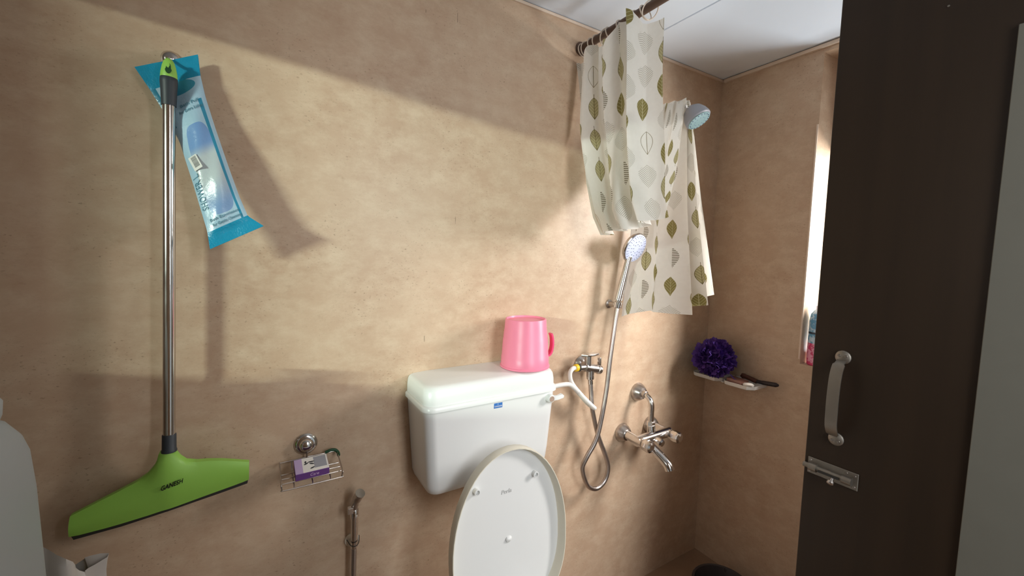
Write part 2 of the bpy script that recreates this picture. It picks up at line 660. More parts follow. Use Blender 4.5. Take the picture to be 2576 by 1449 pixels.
# strap pull handle
hd = B()
path = [(DX - 0.004, -0.784, 1.232), (DX - 0.018, -0.783, 1.222), (DX - 0.030, -0.783, 1.195), (DX - 0.035, -0.783, 1.15),
        (DX - 0.035, -0.783, 1.11), (DX - 0.030, -0.782, 1.072), (DX - 0.018, -0.782, 1.050), (DX - 0.004, -0.782, 1.042)]
path = catmull(path, 5)
for p in [None]:
    prev = None
    for i, c in enumerate(path):
        t = (path[min(i + 1, len(path) - 1)] - path[max(i - 1, 0)]).normalized()
        nrm = Vector((0, 1, 0)).cross(t).normalized()
        wd = 0.0125 if 4 < i < len(path) - 5 else 0.0095
        ring = [hd.verts.new(c + Vector((0, 1, 0)) * (wd * a) + nrm * (0.0022 * b_)) for a, b_ in
                ((-1, -0.4), (-0.75, -1), (0.75, -1), (1, -0.4), (1, 1), (-1, 1))]
        if prev:
            for k in range(6):
                hd.faces.new((prev[k], prev[(k + 1) % 6], ring[(k + 1) % 6], ring[k]))
        else:
            hd.faces.new(ring)
        prev = ring
    hd.faces.new(prev[::-1])
handle = obj('handle', hd, 'steel', dr, angle=30)
for zc in (1.240, 1.034):
    bm = B()
    lathe(bm, [(0.0165, 0), (0.0165, 0.003), (0.013, 0.006), (0, 0.0065)], (DX, -0.7845, zc), (-1, 0, 0), 20)
    obj('mount_plate', bm, 'steel', handle)
    for dy in (-0.007, 0.007):
        bm = B()
        lathe(bm, [(0.0035, 0), (0.003, 0.002), (0, 0.0022)], (DX - 0.0062, -0.7845 + dy, zc + (0.004 if zc > 1.1 else -0.004)), (-1, 0, 0), 10)
        obj('screw', bm, 'dull_chrome', handle)
# tower bolt
bm = B(); box(bm, (DX - 0.003, -0.836, 0.924), (DX, -0.729, 0.966), 0.0008, 1)
bolt = obj('tower_bolt', bm, 'steel', dr, smooth=False)
bm = B(); tube(bm, [(DX - 0.007, -0.820, 0.944), (DX - 0.007, -0.7215, 0.944)], 0.0068, 14); obj('bolt_rod', bm, 'steel', bolt)
for ya, yb in ((-0.752, -0.735), (-0.826, -0.806)):
    bm = B(); tube(bm, [(DX - 0.008, ya, 0.944), (DX - 0.008, yb, 0.944)], 0.0105, 14); obj('barrel', bm, 'steel', bolt)
bm = B(); box(bm, (DX - 0.0172, -0.802, 0.9395), (DX - 0.0155, -0.757, 0.9445)); obj('slot', bm, 'rubber', bolt, smooth=False)
bm = B(); lathe(bm, [(0.004, 0), (0.004, 0.010), (0.0075, 0.011), (0.0075, 0.016), (0.005, 0.018), (0, 0.018)], (DX - 0.014, -0.789, 0.937), (-0.7, 0, -0.5), 14)
obj('bolt_knob', bm, 'dull_chrome', bolt)
for y_, z_ in ((-0.829, 0.958), (-0.829, 0.931), (-0.735, 0.959), (-0.735, 0.930), (-0.812, 0.959)):
    bm = B(); lathe(bm, [(0.003, 0), (0.0025, 0.0012), (0, 0.0014)], (DX - 0.003, y_, z_), (-1, 0, 0), 10); obj('screw', bm, 'dull_chrome', bolt)

# ================================================================ toilet wall, large things
# ---- cistern
CX = -1.268
ct = thing('toilet_cistern', 'white plastic toilet cistern with domed lid and blue sticker, fixed to the tan wall', 'cistern', (CX, -0.085, 0.80))


def rounded_section(hw, y0, y1, r, z, n=5):
    """front-rounded rectangle, wall side square; points counter-clockwise"""
    pts = [(CX - hw, y0), (CX - hw, y1 + r)]
    for k in range(1, n):
        a = PI + (PI / 2) * k / n
        pts.append((CX - hw + r + r * math.cos(a), y1 + r + r * math.sin(a)))
    pts.append((CX - hw + r, y1))
    pts.append((CX + hw - r, y1))
    for k in range(1, n):
        a = 1.5 * PI + (PI / 2) * k / n
        pts.append((CX + hw - r + r * math.cos(a), y1 + r + r * math.sin(a)))
    pts += [(CX + hw, y1 + r), (CX + hw, y0)]
    return [Vector((x, y, z)) for x, y in pts]


def loft(bm, secs):
    rings = [[bm.verts.new(p) for p in s] for s in secs]
    n = len(rings[0])
    for a, b_ in zip(rings, rings[1:]):
        for k in range(n):
            bm.faces.new((a[k], a[(k + 1) % n], b_[(k + 1) % n], b_[k]))
    bm.faces.new(rings[0][::-1])
    bm.faces.new(rings[-1])


bm = B()
loft(bm, [rounded_section(hw, -0.002, y1, r, z) for hw, y1, r, z in (
    (0.170, -0.095, 0.03, 0.770), (0.188, -0.127, 0.03, 0.774), (0.199, -0.144, 0.03, 0.785), (0.206, -0.153, 0.03, 0.806),
    (0.209, -0.158, 0.03, 0.85), (0.214, -0.162, 0.03, 0.93), (0.220, -0.167, 0.03, 1.02), (0.221, -0.168, 0.03, 1.05))])
obj('tank', bm, 'ceramic', ct, angle=50)
bm = B()
loft(bm, [rounded_section(hw, -0.001, y1, r, z) for hw, y1, r, z in (
    (0.2235, -0.171, 0.032, 1.036), (0.2275, -0.176, 0.034, 1.038), (0.2275, -0.176, 0.034, 1.049), (0.225, -0.173, 0.034, 1.053),
    (0.222, -0.170, 0.034, 1.0535), (0.2215, -0.169, 0.034, 1.075), (0.2195, -0.166, 0.034, 1.092), (0.2165, -0.162, 0.034, 1.099),
    (0.211, -0.156, 0.034, 1.1035), (0.202, -0.147, 0.032, 1.1055), (0.16, -0.10, 0.02, 1.108))])
obj('lid', bm, 'ceramic', ct, angle=50)
# flush lever at the right
lv = B()
lathe(lv, [(0.0135, 0), (0.0135, 0.014), (0.0115, 0.017), (0.0095, 0.0175), (0, 0.0175)], (-1.078, -0.1655, 1.016), (0, -1, 0), 24)
lever = obj('flush_lever', lv, 'ceramic', ct)
bm = B()
prism(bm, [(-1.078, 1.024), (-1.078, 1.008), (-1.050, 1.008), (-1.028, 1.010), (-1.026, 1.018), (-1.034, 1.025), (-1.050, 1.021)],
      lambda a, b_, d: Vector((a, d, b_)), -0.171, -0.180, 0.001)
obj('arm', bm, 'ceramic', lever)
bm = B()
lathe(bm, [(0.0092, 0), (0.0092, 0.0009), (0.0068, 0.0010), (0.0066, 0.0004), (0, 0.0004)], (-1.078, -0.1832, 1.016), (0, -1, 0), 24)
obj('ring', bm, 'tan_ring', lever)
bm = B()
prism(bm, [(-1.0805, 1.0165), (-1.0755, 1.0165), (-1.078, 1.021)], lambda a, b_, d: Vector((a, d, b_)), -0.1834, -0.1846)
prism(bm, [(-1.0825, 1.0125), (-1.0735, 1.0125), (-1.0735, 1.0142), (-1.0825, 1.0142)], lambda a, b_, d: Vector((a, d, b_)), -0.1834, -0.1846)
obj('emblem', bm, 'tan_ring', lever, smooth=False)
# blue maker's sticker
bm = B(); box(bm, (-1.280, -0.1675, 1.015), (-1.251, -0.1655, 1.031), 0.0004, 1)
stk = obj('sticker', bm, 'blue', ct, smooth=False)
lettering('COMMANDER', 0.0055, (-1.2655, -0.1678, 1.0205), (1, 0, 0), (0, 0, 1), 'print_white', stk, 0.1, width=0.025)
bm = B(); lathe(bm, [(0.0012, 0), (0.0012, 0.0003), (0, 0.0003)], (-1.2665, -0.1676, 1.0272), (0, -1, 0), 10); obj('dot', bm, 'print_white', stk)
bm = B(); tube(bm, [(-1.045, -0.10, 1.028), (-1.005, -0.10, 1.022)], 0.0075, 12); obj('inlet_stub', bm, 'white', ct)

# ---- toilet: bowl, seat, raised lid
LX = -1.268
tl = thing('toilet', 'white toilet with its cover raised against the cistern, underside and bumpers showing', 'toilet', (LX, -0.45, 0))


def egg(hw, yb, yf, z, n=40):
    out = []
    cy = yb + (yf - yb) * 0.45
    for k in range(n):
        a = 2 * PI * k / n
        x = hw * math.cos(a)
        s_ = math.sin(a)
        y = cy - s_ * (cy - yf) if s_ > 0 else cy - s_ * (yb - cy)
        out.append(Vector((LX + x, y, z)))
    return out


bm = B()
loft(bm, [egg(*q_) for q_ in ((0.115, -0.20, -0.55, 0.0), (0.11, -0.21, -0.53, 0.06), (0.105, -0.22, -0.52, 0.16), (0.13, -0.20, -0.60, 0.25),
                              (0.165, -0.16, -0.68, 0.33), (0.178, -0.13, -0.715, 0.375), (0.18, -0.13, -0.72, 0.392),
                              (0.14, -0.32, -0.68, 0.392), (0.12, -0.34, -0.62, 0.30), (0.07, -0.38, -0.52, 0.20))])
obj('bowl', bm, 'ceramic', tl, angle=50)
bm = B()
secs = [egg(0.185, -0.265, -0.735, 0.394), egg(0.188, -0.262, -0.738, 0.404), egg(0.183, -0.265, -0.733, 0.416),
        egg(0.118, -0.34, -0.665, 0.416), egg(0.113, -0.345, -0.66, 0.404), egg(0.116, -0.342, -0.664, 0.394)]
rings = [[bm.verts.new(p) for p in s] for s in secs]
for a, b_ in zip(rings, rings[1:] + rings[:1]):
    for k in range(40):
        bm.faces.new((a[k], a[(k + 1) % 40], b_[(k + 1) % 40], b_[k]))
obj('seat', bm, 'ceramic', tl)

# raised lid: local (u across, w up from hinge, d toward the viewer)
LZ0, LLEN = 0.425, 0.50
top_y, bot_y = -0.222, -0.262


def lidpt(u, w, d):
    k = w / LLEN
    y = bot_y + (top_y - bot_y) * k
    return Vector((LX + u, y - d, LZ0 + w))


def lid_outline(off=0.0, n=56):
    pts = []
    hw, wc = 0.187 - off, 0.23
    for k in range(n):
        a = 2 * PI * k / n
        u = hw * math.copysign(abs(math.cos(a)) ** 0.95, math.cos(a))
        s_ = math.sin(a)
        w = wc + (LLEN - off - wc) * s_ if s_ > 0 else wc + (wc - off) * math.copysign(abs(s_) ** 0.75, s_)
        pts.append((u, w))
    return pts


bm = B()
def lid_rings(bm, prof, caps):
    rings = [[bm.verts.new(lidpt(u, w, d)) for u, w in lid_outline(off)] for off, d in prof]
    for a, b_ in zip(rings, rings[1:]):
        n = len(a)
        for k in range(n):
            bm.faces.new((a[k], a[(k + 1) % n], b_[(k + 1) % n], b_[k]))
    if caps:
        bm.faces.new(rings[0][::-1])
        bm.faces.new(rings[-1])
    else:
        a, b_ = rings[-1], rings[0]
        for k in range(len(a)):
            bm.faces.new((a[k], a[(k + 1) % len(a)], b_[(k + 1) % len(a)], b_[k]))


lid_rings(bm, [(0.016, -0.004), (0.008, -0.002), (0.004, 0.002), (0.006, 0.006), (0.014, 0.0075), (0.026, 0.0085), (0.06, 0.0095)], True)
lid = obj('lid', bm, 'ceramic', tl, angle=60)
bm = B()
lid_rings(bm, [(0.0035, 0.001), (0.0, 0.006), (-0.0005, 0.030), (0.0008, 0.0335), (0.0030, 0.0335), (0.0045, 0.030), (0.0080, 0.012), (0.0125, 0.0068), (0.0100, 0.001)], False)
obj('rim', bm, 'cream', lid, angle=60)
for u, w in ((-0.105, 0.400), (0.088, 0.400)):
    c = lidpt(u, w, 0.010)
    bm = B(); lathe(bm, [(0.0085, -0.001), (0.0085, 0.013), (0.0062, 0.0135), (0.0058, 0.004), (0, 0.004)], c, (0, -1, 0.08), 20); obj('bumper', bm, 'ceramic', lid)
bm = B()
c = lidpt(-0.002, 0.234, 0.009)
lathe(bm, [(0.0095, 0), (0.0085, 0.002), (0.004, 0.006), (0.002, 0.007), (0, 0.007)], c, (0.3, -1, 0.25), 14, 1.3)
obj('moulding_nub', bm, 'ceramic', lid)
lettering('Perla', 0.017, lidpt(-0.008, 0.372, 0.0104), (1, 0, 0), (0, 0.08, 1), 'grey_print', lid, 0.2)
for u in (-0.07, 0.07):
    bm = B(); tube(bm, [lidpt(u - 0.02, 0.006, 0.012), lidpt(u + 0.02, 0.006, 0.012)], 0.011, 12); obj('hinge', bm, 'ceramic', tl)

# ---- pink mug upside down on the cistern
mg = thing('pink_mug', 'translucent pink plastic bath mug standing upside down on the cistern', 'mug', (-1.125, -0.092, 1.1085))
bm = B()
lathe(bm, [(0.080, 0.0), (0.0815, 0.001), (0.0815, 0.005), (0.0785, 0.007), (0.0778, 0.034), (0.0766, 0.036), (0.0735, 0.090), (0.0725, 0.092), (0.0700, 0.120),
           (0.0692, 0.122), (0.0668, 0.154), (0.0655, 0.157), (0.063, 0.1575), (0.061, 0.152), (0, 0.1515)], (-1.125, -0.092, 1.1085), (0, 0, 1), 48)
obj('cup', bm, 'pink', mg, angle=35)
bm = B()
hp = catmull([(-1.054, -0.104, 1.135), (-1.037, -0.108, 1.143), (-1.030, -0.110, 1.168), (-1.031, -0.110, 1.196), (-1.036, -0.109, 1.212)], 5)
prev = None
for i, c in enumerate(hp):
    t = (hp[min(i + 1, len(hp) - 1)] - hp[max(i - 1, 0)]).normalized()
    side = Vector((0.12, 1, 0)).normalized()
    nn = t.cross(side).normalized()
    ring = [bm.verts.new(c + side * a * 0.010 + nn * b_ * 0.003) for a, b_ in ((-1, -1), (1, -1), (1, 1), (-1, 1))]
    if prev:
        for k in range(4):
            bm.faces.new((prev[k], prev[(k + 1) % 4], ring[(k + 1) % 4], ring[k]))
    else:
        bm.faces.new(ring)
    prev = ring
bm.faces.new(prev[::-1])
obj('handle', bm, 'hotpink', mg)

# ================================================================ floor wiper, packet, hook
hk = thing('suction_hook', 'small chrome suction hook above the wiper handle', 'hook', (-2.021, 0, 1.886))
bm = B(); lathe(bm, [(0.018, 0.0), (0.0175, 0.003), (0.014, 0.008), (0.008, 0.012), (0, 0.0135)], (-2.021, -0.0005, 1.886), (0, -1, 0), 24); obj('cup', bm, 'chrome', hk)
bm = B(); tube(bm, catmull([(-2.021, -0.012, 1.884), (-2.021, -0.030, 1.878), (-2.020, -0.046, 1.868), (-2.020, -0.054, 1.866), (-2.020, -0.060, 1.870)], 5), 0.0032, 10); obj('hook', bm, 'chrome', hk)

wp = thing('floor_wiper', 'long steel-handled floor wiper with lime green head hanging on the wall', 'wiper', (-2.045, -0.065, 0.86))
PT, PB = Vector((-2.017, -0.060, 1.86)), Vector((-2.046, -0.062, 1.02))
ax = (PB - PT).normalized()
at = lambda d: PT + ax * d
# hanging cap: tapered green dome with a dark keyhole eye
bm = B()
lathe(bm, [(0.0142, 0.0), (0.0146, 0.003), (0.0138, 0.012), (0.0118, 0.024), (0.0090, 0.034), (0.0050, 0.0395), (0, 0.041)], at(0.034), -ax, 24)
cap = obj('hanging_cap', bm, 'green', wp)
bm = B()
eye = [(0.0058 * math.cos(2 * PI * k / 20) * (1.0 if math.sin(2 * PI * k / 20) < 0 else 0.72), 0.0115 * math.sin(2 * PI * k / 20)) for k in range(20)]
prism(bm, eye, lambda u, w, d: at(0.0165 - w) + Vector((u + 0.001, -d - 0.0028 * (0.6 - w / 0.0115), 0)), 0.0, 0.0112)
obj('eye', bm, 'eyehole', cap, smooth=False)
bm = B()
lathe(bm, [(0.0128, 0), (0.0150, 0.004), (0.0152, 0.012), (0.0140, 0.030), (0.0132, 0.052), (0.0128, 0.060), (0.0, 0.060)], at(0.030), ax, 24)
obj('collar', bm, 'graphite', wp)
bm = B(); tube(bm, [at(0.085), at(0.815)], 0.0113, 24); obj('pole', bm, 'chrome', wp)
bm = B(); lathe(bm, [(0.0118, 0), (0.0128, 0.002), (0.0130, 0.034), (0.0142, 0.036), (0.0142, 0.040), (0, 0.040)], at(0.801), ax, 24); obj('sleeve', bm, 'graphite', wp)
# head: plastic spread, bulged toward the viewer
up = [(-2.063, 1.020), (-2.066, 1.008), (-2.073, 0.992), (-2.086, 0.976), (-2.104, 0.965), (-2.131, 0.953), (-2.167, 0.938), (-2.207, 0.921)]
dn = [(-2.063, 0.890), (-2.085, 0.8865), (-2.105, 0.884), (-2.131, 0.881), (-2.155, 0.879), (-2.175, 0.878), (-2.195, 0.877), (-2.2105, 0.878)]
upr = [(-2.035, 1.016), (-2.028, 1.003), (-2.017, 0.991), (-1.998, 0.985), (-1.976, 0.982), (-1.95, 0.976), (-1.925, 0.968), (-1.897, 0.959)]
dnr = [(-2.035, 0.893), (-2.010, 0.897), (-1.99, 0.900), (-1.97, 0.903), (-1.95, 0.906), (-1.93, 0.909), (-1.912, 0.912), (-1.8985, 0.915)]
cols_ = [(u, d) for u, d in zip(up[::-1], dn[::-1])] + [((-2.049, 1.019), (-2.049, 0.8915))] + [(u, d) for u, d in zip(upr, dnr)]
bm = B()
NV = 8
front, back = [], []
for i, (u, d) in enumerate(cols_):
    c_ = 1 - abs(i - 8) / 8.0
    bul = 0.013 + 0.012 * c_ ** 1.5
    fr_, bk_ = [], []
    for j in range(NV + 1):
        k = j / NV
        x = u[0] + (d[0] - u[0]) * k
        z = u[1] + (d[1] - u[1]) * k
        e = math.sin(PI * (0.12 + 0.76 * k)) ** 0.6
        fr_.append(bm.verts.new((x, -0.058 - bul * e, z)))
        bk_.append(bm.verts.new((x, -0.058 + bul * 0.75 * e, z)))
    front.append(fr_); back.append(bk_)
for i in range(len(cols_) - 1):
    for j in range(NV):
        bm.faces.new((front[i][j], front[i + 1][j], front[i + 1][j + 1], front[i][j + 1]))
        bm.faces.new((back[i][j], back[i][j + 1], back[i + 1][j + 1], back[i + 1][j]))
    bm.faces.new((front[i][0], back[i][0], back[i + 1][0], front[i + 1][0]))
    bm.faces.new((front[i][NV], front[i + 1][NV], back[i + 1][NV], back[i][NV]))
for i in (0, len(cols_) - 1):
    for j in range(NV):
        bm.faces.new((front[i][j], front[i][j + 1], back[i][j + 1], back[i][j]))
head = obj('head', bm, 'green', wp, angle=55)
bm = B()
prism(bm, [(-2.2095, 0.880), (-2.131, 0.883), (-2.05, 0.893), (-1.95, 0.908), (-1.8995, 0.917), (-1.902, 0.905), (-1.95, 0.897), (-2.05, 0.882), (-2.131, 0.872), (-2.205, 0.868)],
      lambda a, b_, d: Vector((a, d, b_)), -0.052, -0.062)
obj('rubber_blade', bm, 'rubber', wp, smooth=False)
lettering('GANESH', 0.0145, (-2.041, -0.0845, 0.951), (0.97, 0, 0.22), (0, -0.06, 1), 'black', head, 0.25, bold=0.0003, width=0.040)

# ---- printed plastic packet
pk = thing('shower_puff_packet', 'sealed pale blue plastic packet with teal ends hung behind the wiper handle', 'packet', (-1.97, -0.05, 1.47))
EL = [(0.0, (-2.078, 1.846)), (0.10, (-2.055, 1.806)), (0.22, (-2.030, 1.757)), (0.36, (-2.006, 1.700)), (0.60, (-1.982, 1.604)), (0.88, (-1.960, 1.510)), (1.0, (-1.955, 1.470))]
ER = [(0.0, (-1.970, 1.899)), (0.10, (-1.967, 1.856)), (0.22, (-1.9585, 1.808)), (0.36, (-1.942, 1.742)), (0.60, (-1.9185, 1.655)), (0.76, (-1.899, 1.588)), (0.90, (-1.884, 1.546)), (1.0, (-1.854, 1.525))]


def packpt(u, v, side):
    l, r = interp(EL, v), interp(ER, v)
    x = l[0] + (r[0] - l[0]) * u
    z = l[1] + (r[1] - l[1]) * u
    y0 = -0.026 - 0.085 * max(0, v - 0.12) ** 1.0
    bul = max(0.0, math.sin(PI * min(1, max(0, (v - 0.07) / 0.86)))) ** 0.6 * max(0.0, math.sin(PI * u)) ** 0.7
    wob = 0.0022 * math.sin(9 * u + 17 * v) + 0.0016 * math.sin(23 * v - 5 * u)
    # the handle presses on the upper left of the packet
    press = max(0, 1 - abs(x + 2.018 + 0.03 * v) / 0.03) if v < 0.45 else 0
    th = (0.004 + 0.022 * bul) * (1 - 0.75 * press)
    return Vector((x, y0 + wob * (0.3 + bul) + (-th if side else th * 0.5), z))


def pack_patch(bm, v0, v1, nu=22, nv=30):
    for side in (1, 0):
        sheet(bm, lambda a, b_: packpt(a, v0 + (v1 - v0) * b_, side), nu, nv, lambda a, b_: (a, v0 + (v1 - v0) * b_))
    bmesh.ops.remove_doubles(bm, verts=bm.verts, dist=0.00001)


bm = B(); pack_patch(bm, 0.105, 0.895); film = obj('film_body', bm, 'packet', pk, angle=80)
bm = B(); pack_patch(bm, 0.0, 0.105, 22, 6); obj('top_seal', bm, 'teal', pk, angle=80)
bm = B(); pack_patch(bm, 0.895, 1.0, 22, 6); obj('bottom_seal', bm, 'teal', pk, angle=80)


def on_pack(u, v, lift=0.002):
    p = packpt(u, v, 1)
    du = (packpt(u + 0.05, v, 1) - packpt(u - 0.05, v, 1)).normalized()
    dv = (packpt(u, v - 0.03, 1) - packpt(u, v + 0.03, 1)).normalized()
    n = du.cross(dv).normalized()
    return p + n * lift, du, (dv - du * dv.dot(du)).normalized()


def pack_text(text, size, u0, v0, width, upward=False):
    ob = lettering(text, size, (0, 0, 0), (1, 0, 0), (0, 1, 0), 'tealprint', film, width=width)
    o_ = ORIGIN[film.name]
    for v in ob.data.vertices:
        c = v.co + o_                       # flat text coordinates, centred on 0
        a_, b_ = (-c.y, c.x) if upward else (c.x, c.y)
        l, r = interp(EL, v0), interp(ER, v0)
        wid = math.hypot(r[0] - l[0], r[1] - l[1])
        P_ = packpt(u0 + a_ / wid, v0 - b_ / 0.395, 1)
        v.co = P_ + Vector((0, -0.0009 - 2 * max(0, c.z), 0)) - o_
    return ob


pack_text('SHOWER L', 0.019, 0.13, 0.66, 0.082, True)
pack_text('Bath Experience', 0.0105, 0.50, 0.835, 0.060)
pack_text('for Gentle Cleansing', 0.0105, 0.52, 0.868, 0.060)
pack_text('Bath Puff', 0.008, 0.60, 0.225, 0.040)
pack_text('for Extra Lather', 0.008, 0.60, 0.252, 0.052)
p, du, dv = on_pack(0.25, 0.505, 0.0012)
bm = B(); n_ = du.cross(dv)
prism(bm, [(-0.010, -0.016), (0.010, -0.016), (0.010, 0.016), (-0.010, 0.016)], lambda a, b_, d: p + du * a + dv * b_ + n_ * d, 0, 0.0006)
lab = obj('price_label', bm, 'card_white', film, smooth=False)
bm = B()
k = -0.010
while k < 0.013:
    w_ = random.choice((0.0006, 0.001, 0.0014))
    prism(bm, [(-0.005, k), (0.007, k), (0.007, k + w_), (-0.005, k + w_)], lambda a, b_, d: p + du * a + dv * b_ + n_ * d, 0.0006, 0.0009)
    k += w_ + random.choice((0.0006, 0.0009))
obj('barcode', bm, 'barcode', lab, smooth=False)

# ================================================================ soap basket and soap box
sb = thing('wire_soap_basket', 'chrome wire soap basket with round suction cup, fixed to the wall', 'soap basket', (-1.765, -0.05, 0.87))
bm = B(); lathe(bm, [(0.0285, 0.0), (0.029, 0.003), (0.026, 0.008), (0.0215, 0.010), (0.018, 0.0105), (0.0165, 0.018), (0.011, 0.023), (0, 0.025)], (-1.768, -0.0005, 0.950), (0, -1, 0), 32); obj('suction_cup', bm, 'chrome', sb)
bx0, bx1, by0, by1, bz = -1.832, -1.692, -0.014, -0.104, 0.893
wire = lambda name, pts, m='dull_chrome', r=0.0017: (lambda b0: (tube(b0, pts, r, 8), obj(name, b0, m, sb)))(B())
wire('back_rail', [(bx0, by0, 0.916), (bx1, by0, 0.918)])
wire('front_rail', catmull([(bx0, by1, 0.905), (bx0 + 0.002, by1, 0.889), (bx0 + 0.010, by1, 0.886), (bx1 - 0.010, by1, 0.886), (bx1 - 0.002, by1, 0.889), (bx1, by1, 0.905)], 4))
for x in (bx0, bx1):
    wire('side_rail', catmull([(x, by0, 0.917), (x, -0.05, 0.912), (x, by1, 0.905), (x, by1 - 0.004, 0.898)], 4))
for y in (-0.036, -0.060, -0.084):
    wire('floor_wire', [(bx0, y, bz), (bx1, y, bz)])
for x in (bx0 + 0.028, -1.762, bx1 - 0.028):
    wire('cross_wire', catmull([(x, by0, 0.917), (x, by0 - 0.004, 0.899), (x, -0.032, bz - 0.002), (x, -0.09, bz - 0.003), (x, by1, 0.886)], 4))
wire('neck', catmull([(-1.768, -0.020, 0.945), (-1.768, -0.022, 0.93), (-1.768, -0.016, 0.916)], 4))
bm = B(); tube(bm, catmull([(-1.722, -0.015, 0.920), (-1.708, -0.017, 0.924), (-1.696, -0.016, 0.921), (-1.690, -0.022, 0.914), (-1.691, -0.034, 0.913)], 5), 0.0042, 8); obj('twist_tie', bm, 'dgreen', sb)

sx_ = thing('soap_box', 'purple and white soap carton lying in the wire basket', 'soap box', (-1.762, -0.066, 0.8955))
Mb = Matrix.Translation((-1.762, -0.070, 0.9135)) @ Matrix.Rotation(math.radians(1), 4, 'Z') @ Matrix.Rotation(math.radians(17), 4, 'X')
bm = B(); box(bm, (-0.039, -0.026, -0.0105), (0.039, 0.026, 0.0105), 0.0008, 1, Mb); obj('carton', bm, 'card_purple', sx_, smooth=False)
bm = B(); box(bm, (-0.0385, -0.0255, 0.0104), (-0.021, 0.0255, 0.0109), M=Mb); obj('lilac_band', bm, 'card_lilac', sx_, smooth=False)
bm = B(); box(bm, (-0.021, -0.0255, 0.0104), (0.0385, 0.0255, 0.0109), M=Mb); wp_ = obj('white_face', bm, 'card_white', sx_, smooth=False)
bm = B(); box(bm, (0.006, -0.016, 0.0109), (0.035, 0.023, 0.0111), M=Mb); obj('grey_picture', bm, 'card_grey', wp_, smooth=False)
for u, w, a, l in ((-0.012, 0.004, 0.5, 0.006), (-0.013, 0.010, 1.4, 0.004), (0.000, 0.008, 0.0, 0.008), (0.001, 0.001, -0.4, 0.006), (0.001, -0.014, 0.4, 0.006)):
    bm = B()
    pts = [Mb @ Vector((u + l * math.cos(t) * math.cos(a) - 0.0022 * math.sin(t) * math.sin(a), w + l * math.cos(t) * math.sin(a) + 0.0022 * math.sin(t) * math.cos(a), 0.0114)) for t in [2 * PI * i / 10 for i in range(10)]]
    bm.faces.new([bm.verts.new(p_) for p_ in pts]); obj('printed_leaf', bm, 'graphite', wp_, smooth=False)
X_, Y_, Z_ = Mb.to_3x3().col
lettering('Care', 0.0125, Mb @ Vector((0.004, -0.0264, 0.001)), X_, Z_, 'lilacprint', sx_, 0.2, width=0.020)

# ================================================================ jet spray beside the toilet
js = thing('jet_spray', 'chrome bidet jet spray hanging in a wall clip left of the toilet', 'bidet spray', (-1.652, -0.03, 0.40))
bm = B()
tube(bm, catmull([(-1.652, -0.040, 0.735), (-1.652, -0.042, 0.757), (-1.650, -0.048, 0.775), (-1.645, -0.058, 0.793), (-1.641, -0.066, 0.806)], 5), [0.0085] * 6 + [0.0105] * 6 + [0.0125] * 6 + [0.0135] * 3, 18)
obj('spray_head', bm, 'dull_chrome', js)
bm = B(); box(bm, (-1.672, -0.060, 0.748), (-1.658, -0.046, 0.765), 0.001, 1); obj('trigger', bm, 'chrome', js, smooth=False)
bm = B(); lathe(bm, [(0.0085, 0), (0.0098, 0.004), (0.0098, 0.09), (0.0112, 0.094), (0.0112, 0.116), (0.008, 0.12), (0, 0.12)], (-1.653, -0.036, 0.632), (0.01, -0.03, 1), 20); obj('grip', bm, 'chrome', js)
bm = B(); tube(bm, catmull([(-1.6535, -0.036, 0.635), (-1.655, -0.036, 0.58), (-1.657, -0.036, 0.50), (-1.654, -0.034, 0.42), (-1.645, -0.028, 0.36), (-1.635, -0.015, 0.34), (-1.635, -0.001, 0.34)], 6), 0.0078, 12); obj('hose', bm, 'hose', js)
bm = B(); lathe(bm, [(0.0195, 0), (0.0195, 0.003), (0.016, 0.0055), (0, 0.006)], (-1.6535, -0.0005, 0.635), (0, -1, 0), 24); clip = obj('wall_clip', bm, 'bone', js)
bm = B(); box(bm, (-1.660, -0.028, 0.627), (-1.647, -0.004, 0.643), 0.002, 1); obj('clip_arm', bm, 'bone', clip)
bm = B(); tube(bm, catmull([(-1.670, -0.020, 0.651), (-1.664, -0.045, 0.648), (-1.6535, -0.052, 0.646), (-1.643, -0.046, 0.649), (-1.637, -0.022, 0.655)], 5), 0.0012, 6); obj('tie_wire', bm, 'rubber', js)

# ================================================================ angle valve, hand shower, cistern pipe
av = thing('angle_valve', 'chrome two-way angle valve on the wall right of the cistern', 'valve', (-0.80, 0, 1.05))
bm = B(); lathe(bm, [(0.030, 0), (0.030, 0.003), (0.022, 0.012), (0.013, 0.018), (0.012, 0.045), (0, 0.045)], (-0.805, -0.0005, 1.055), (0, -1, 0), 28); obj('flange', bm, 'dull_chrome', av)
bm = B()
tube(bm, [(-0.862, -0.048, 1.056), (-0.820, -0.048, 1.054)], 0.012, 16)
tube(bm, [(-0.825, -0.048, 1.054), (-0.765, -0.048, 1.040)], 0.0165, 16)
tube(bm, [(-0.796, -0.048, 1.045), (-0.796, -0.048, 1.015)], 0.0145, 16)
tube(bm, [(-0.812, -0.050, 1.050), (-0.812, -0.050, 1.098)], 0.0125, 16)
obj('body', bm, 'dull_chrome', av)
bm = B()
prism(bm, [(-0.843, -0.048), (-0.828, -0.066), (-0.795, -0.068), (-0.766, -0.060), (-0.764, -0.046), (-0.800, -0.034), (-0.832, -0.036)], lambda a, b_, d: Vector((a, b_, d)), 1.098, 1.104, 0.001)
obj('top_handle', bm, 'chrome', av)
bm = B(); lathe(bm, [(0.013, 0), (0.018, 0.004), (0.018, 0.018), (0.012, 0.022), (0, 0.022)], (-0.766, -0.048, 1.040), (1, 0, -0.25), 18)
sk = obj('side_handle', bm, 'dull_chrome', av)
bm = B(); box(bm, (-0.757, -0.055, 1.045), (-0.747, -0.041, 1.084), 0.003, 2); obj('lever', bm, 'chrome', sk)
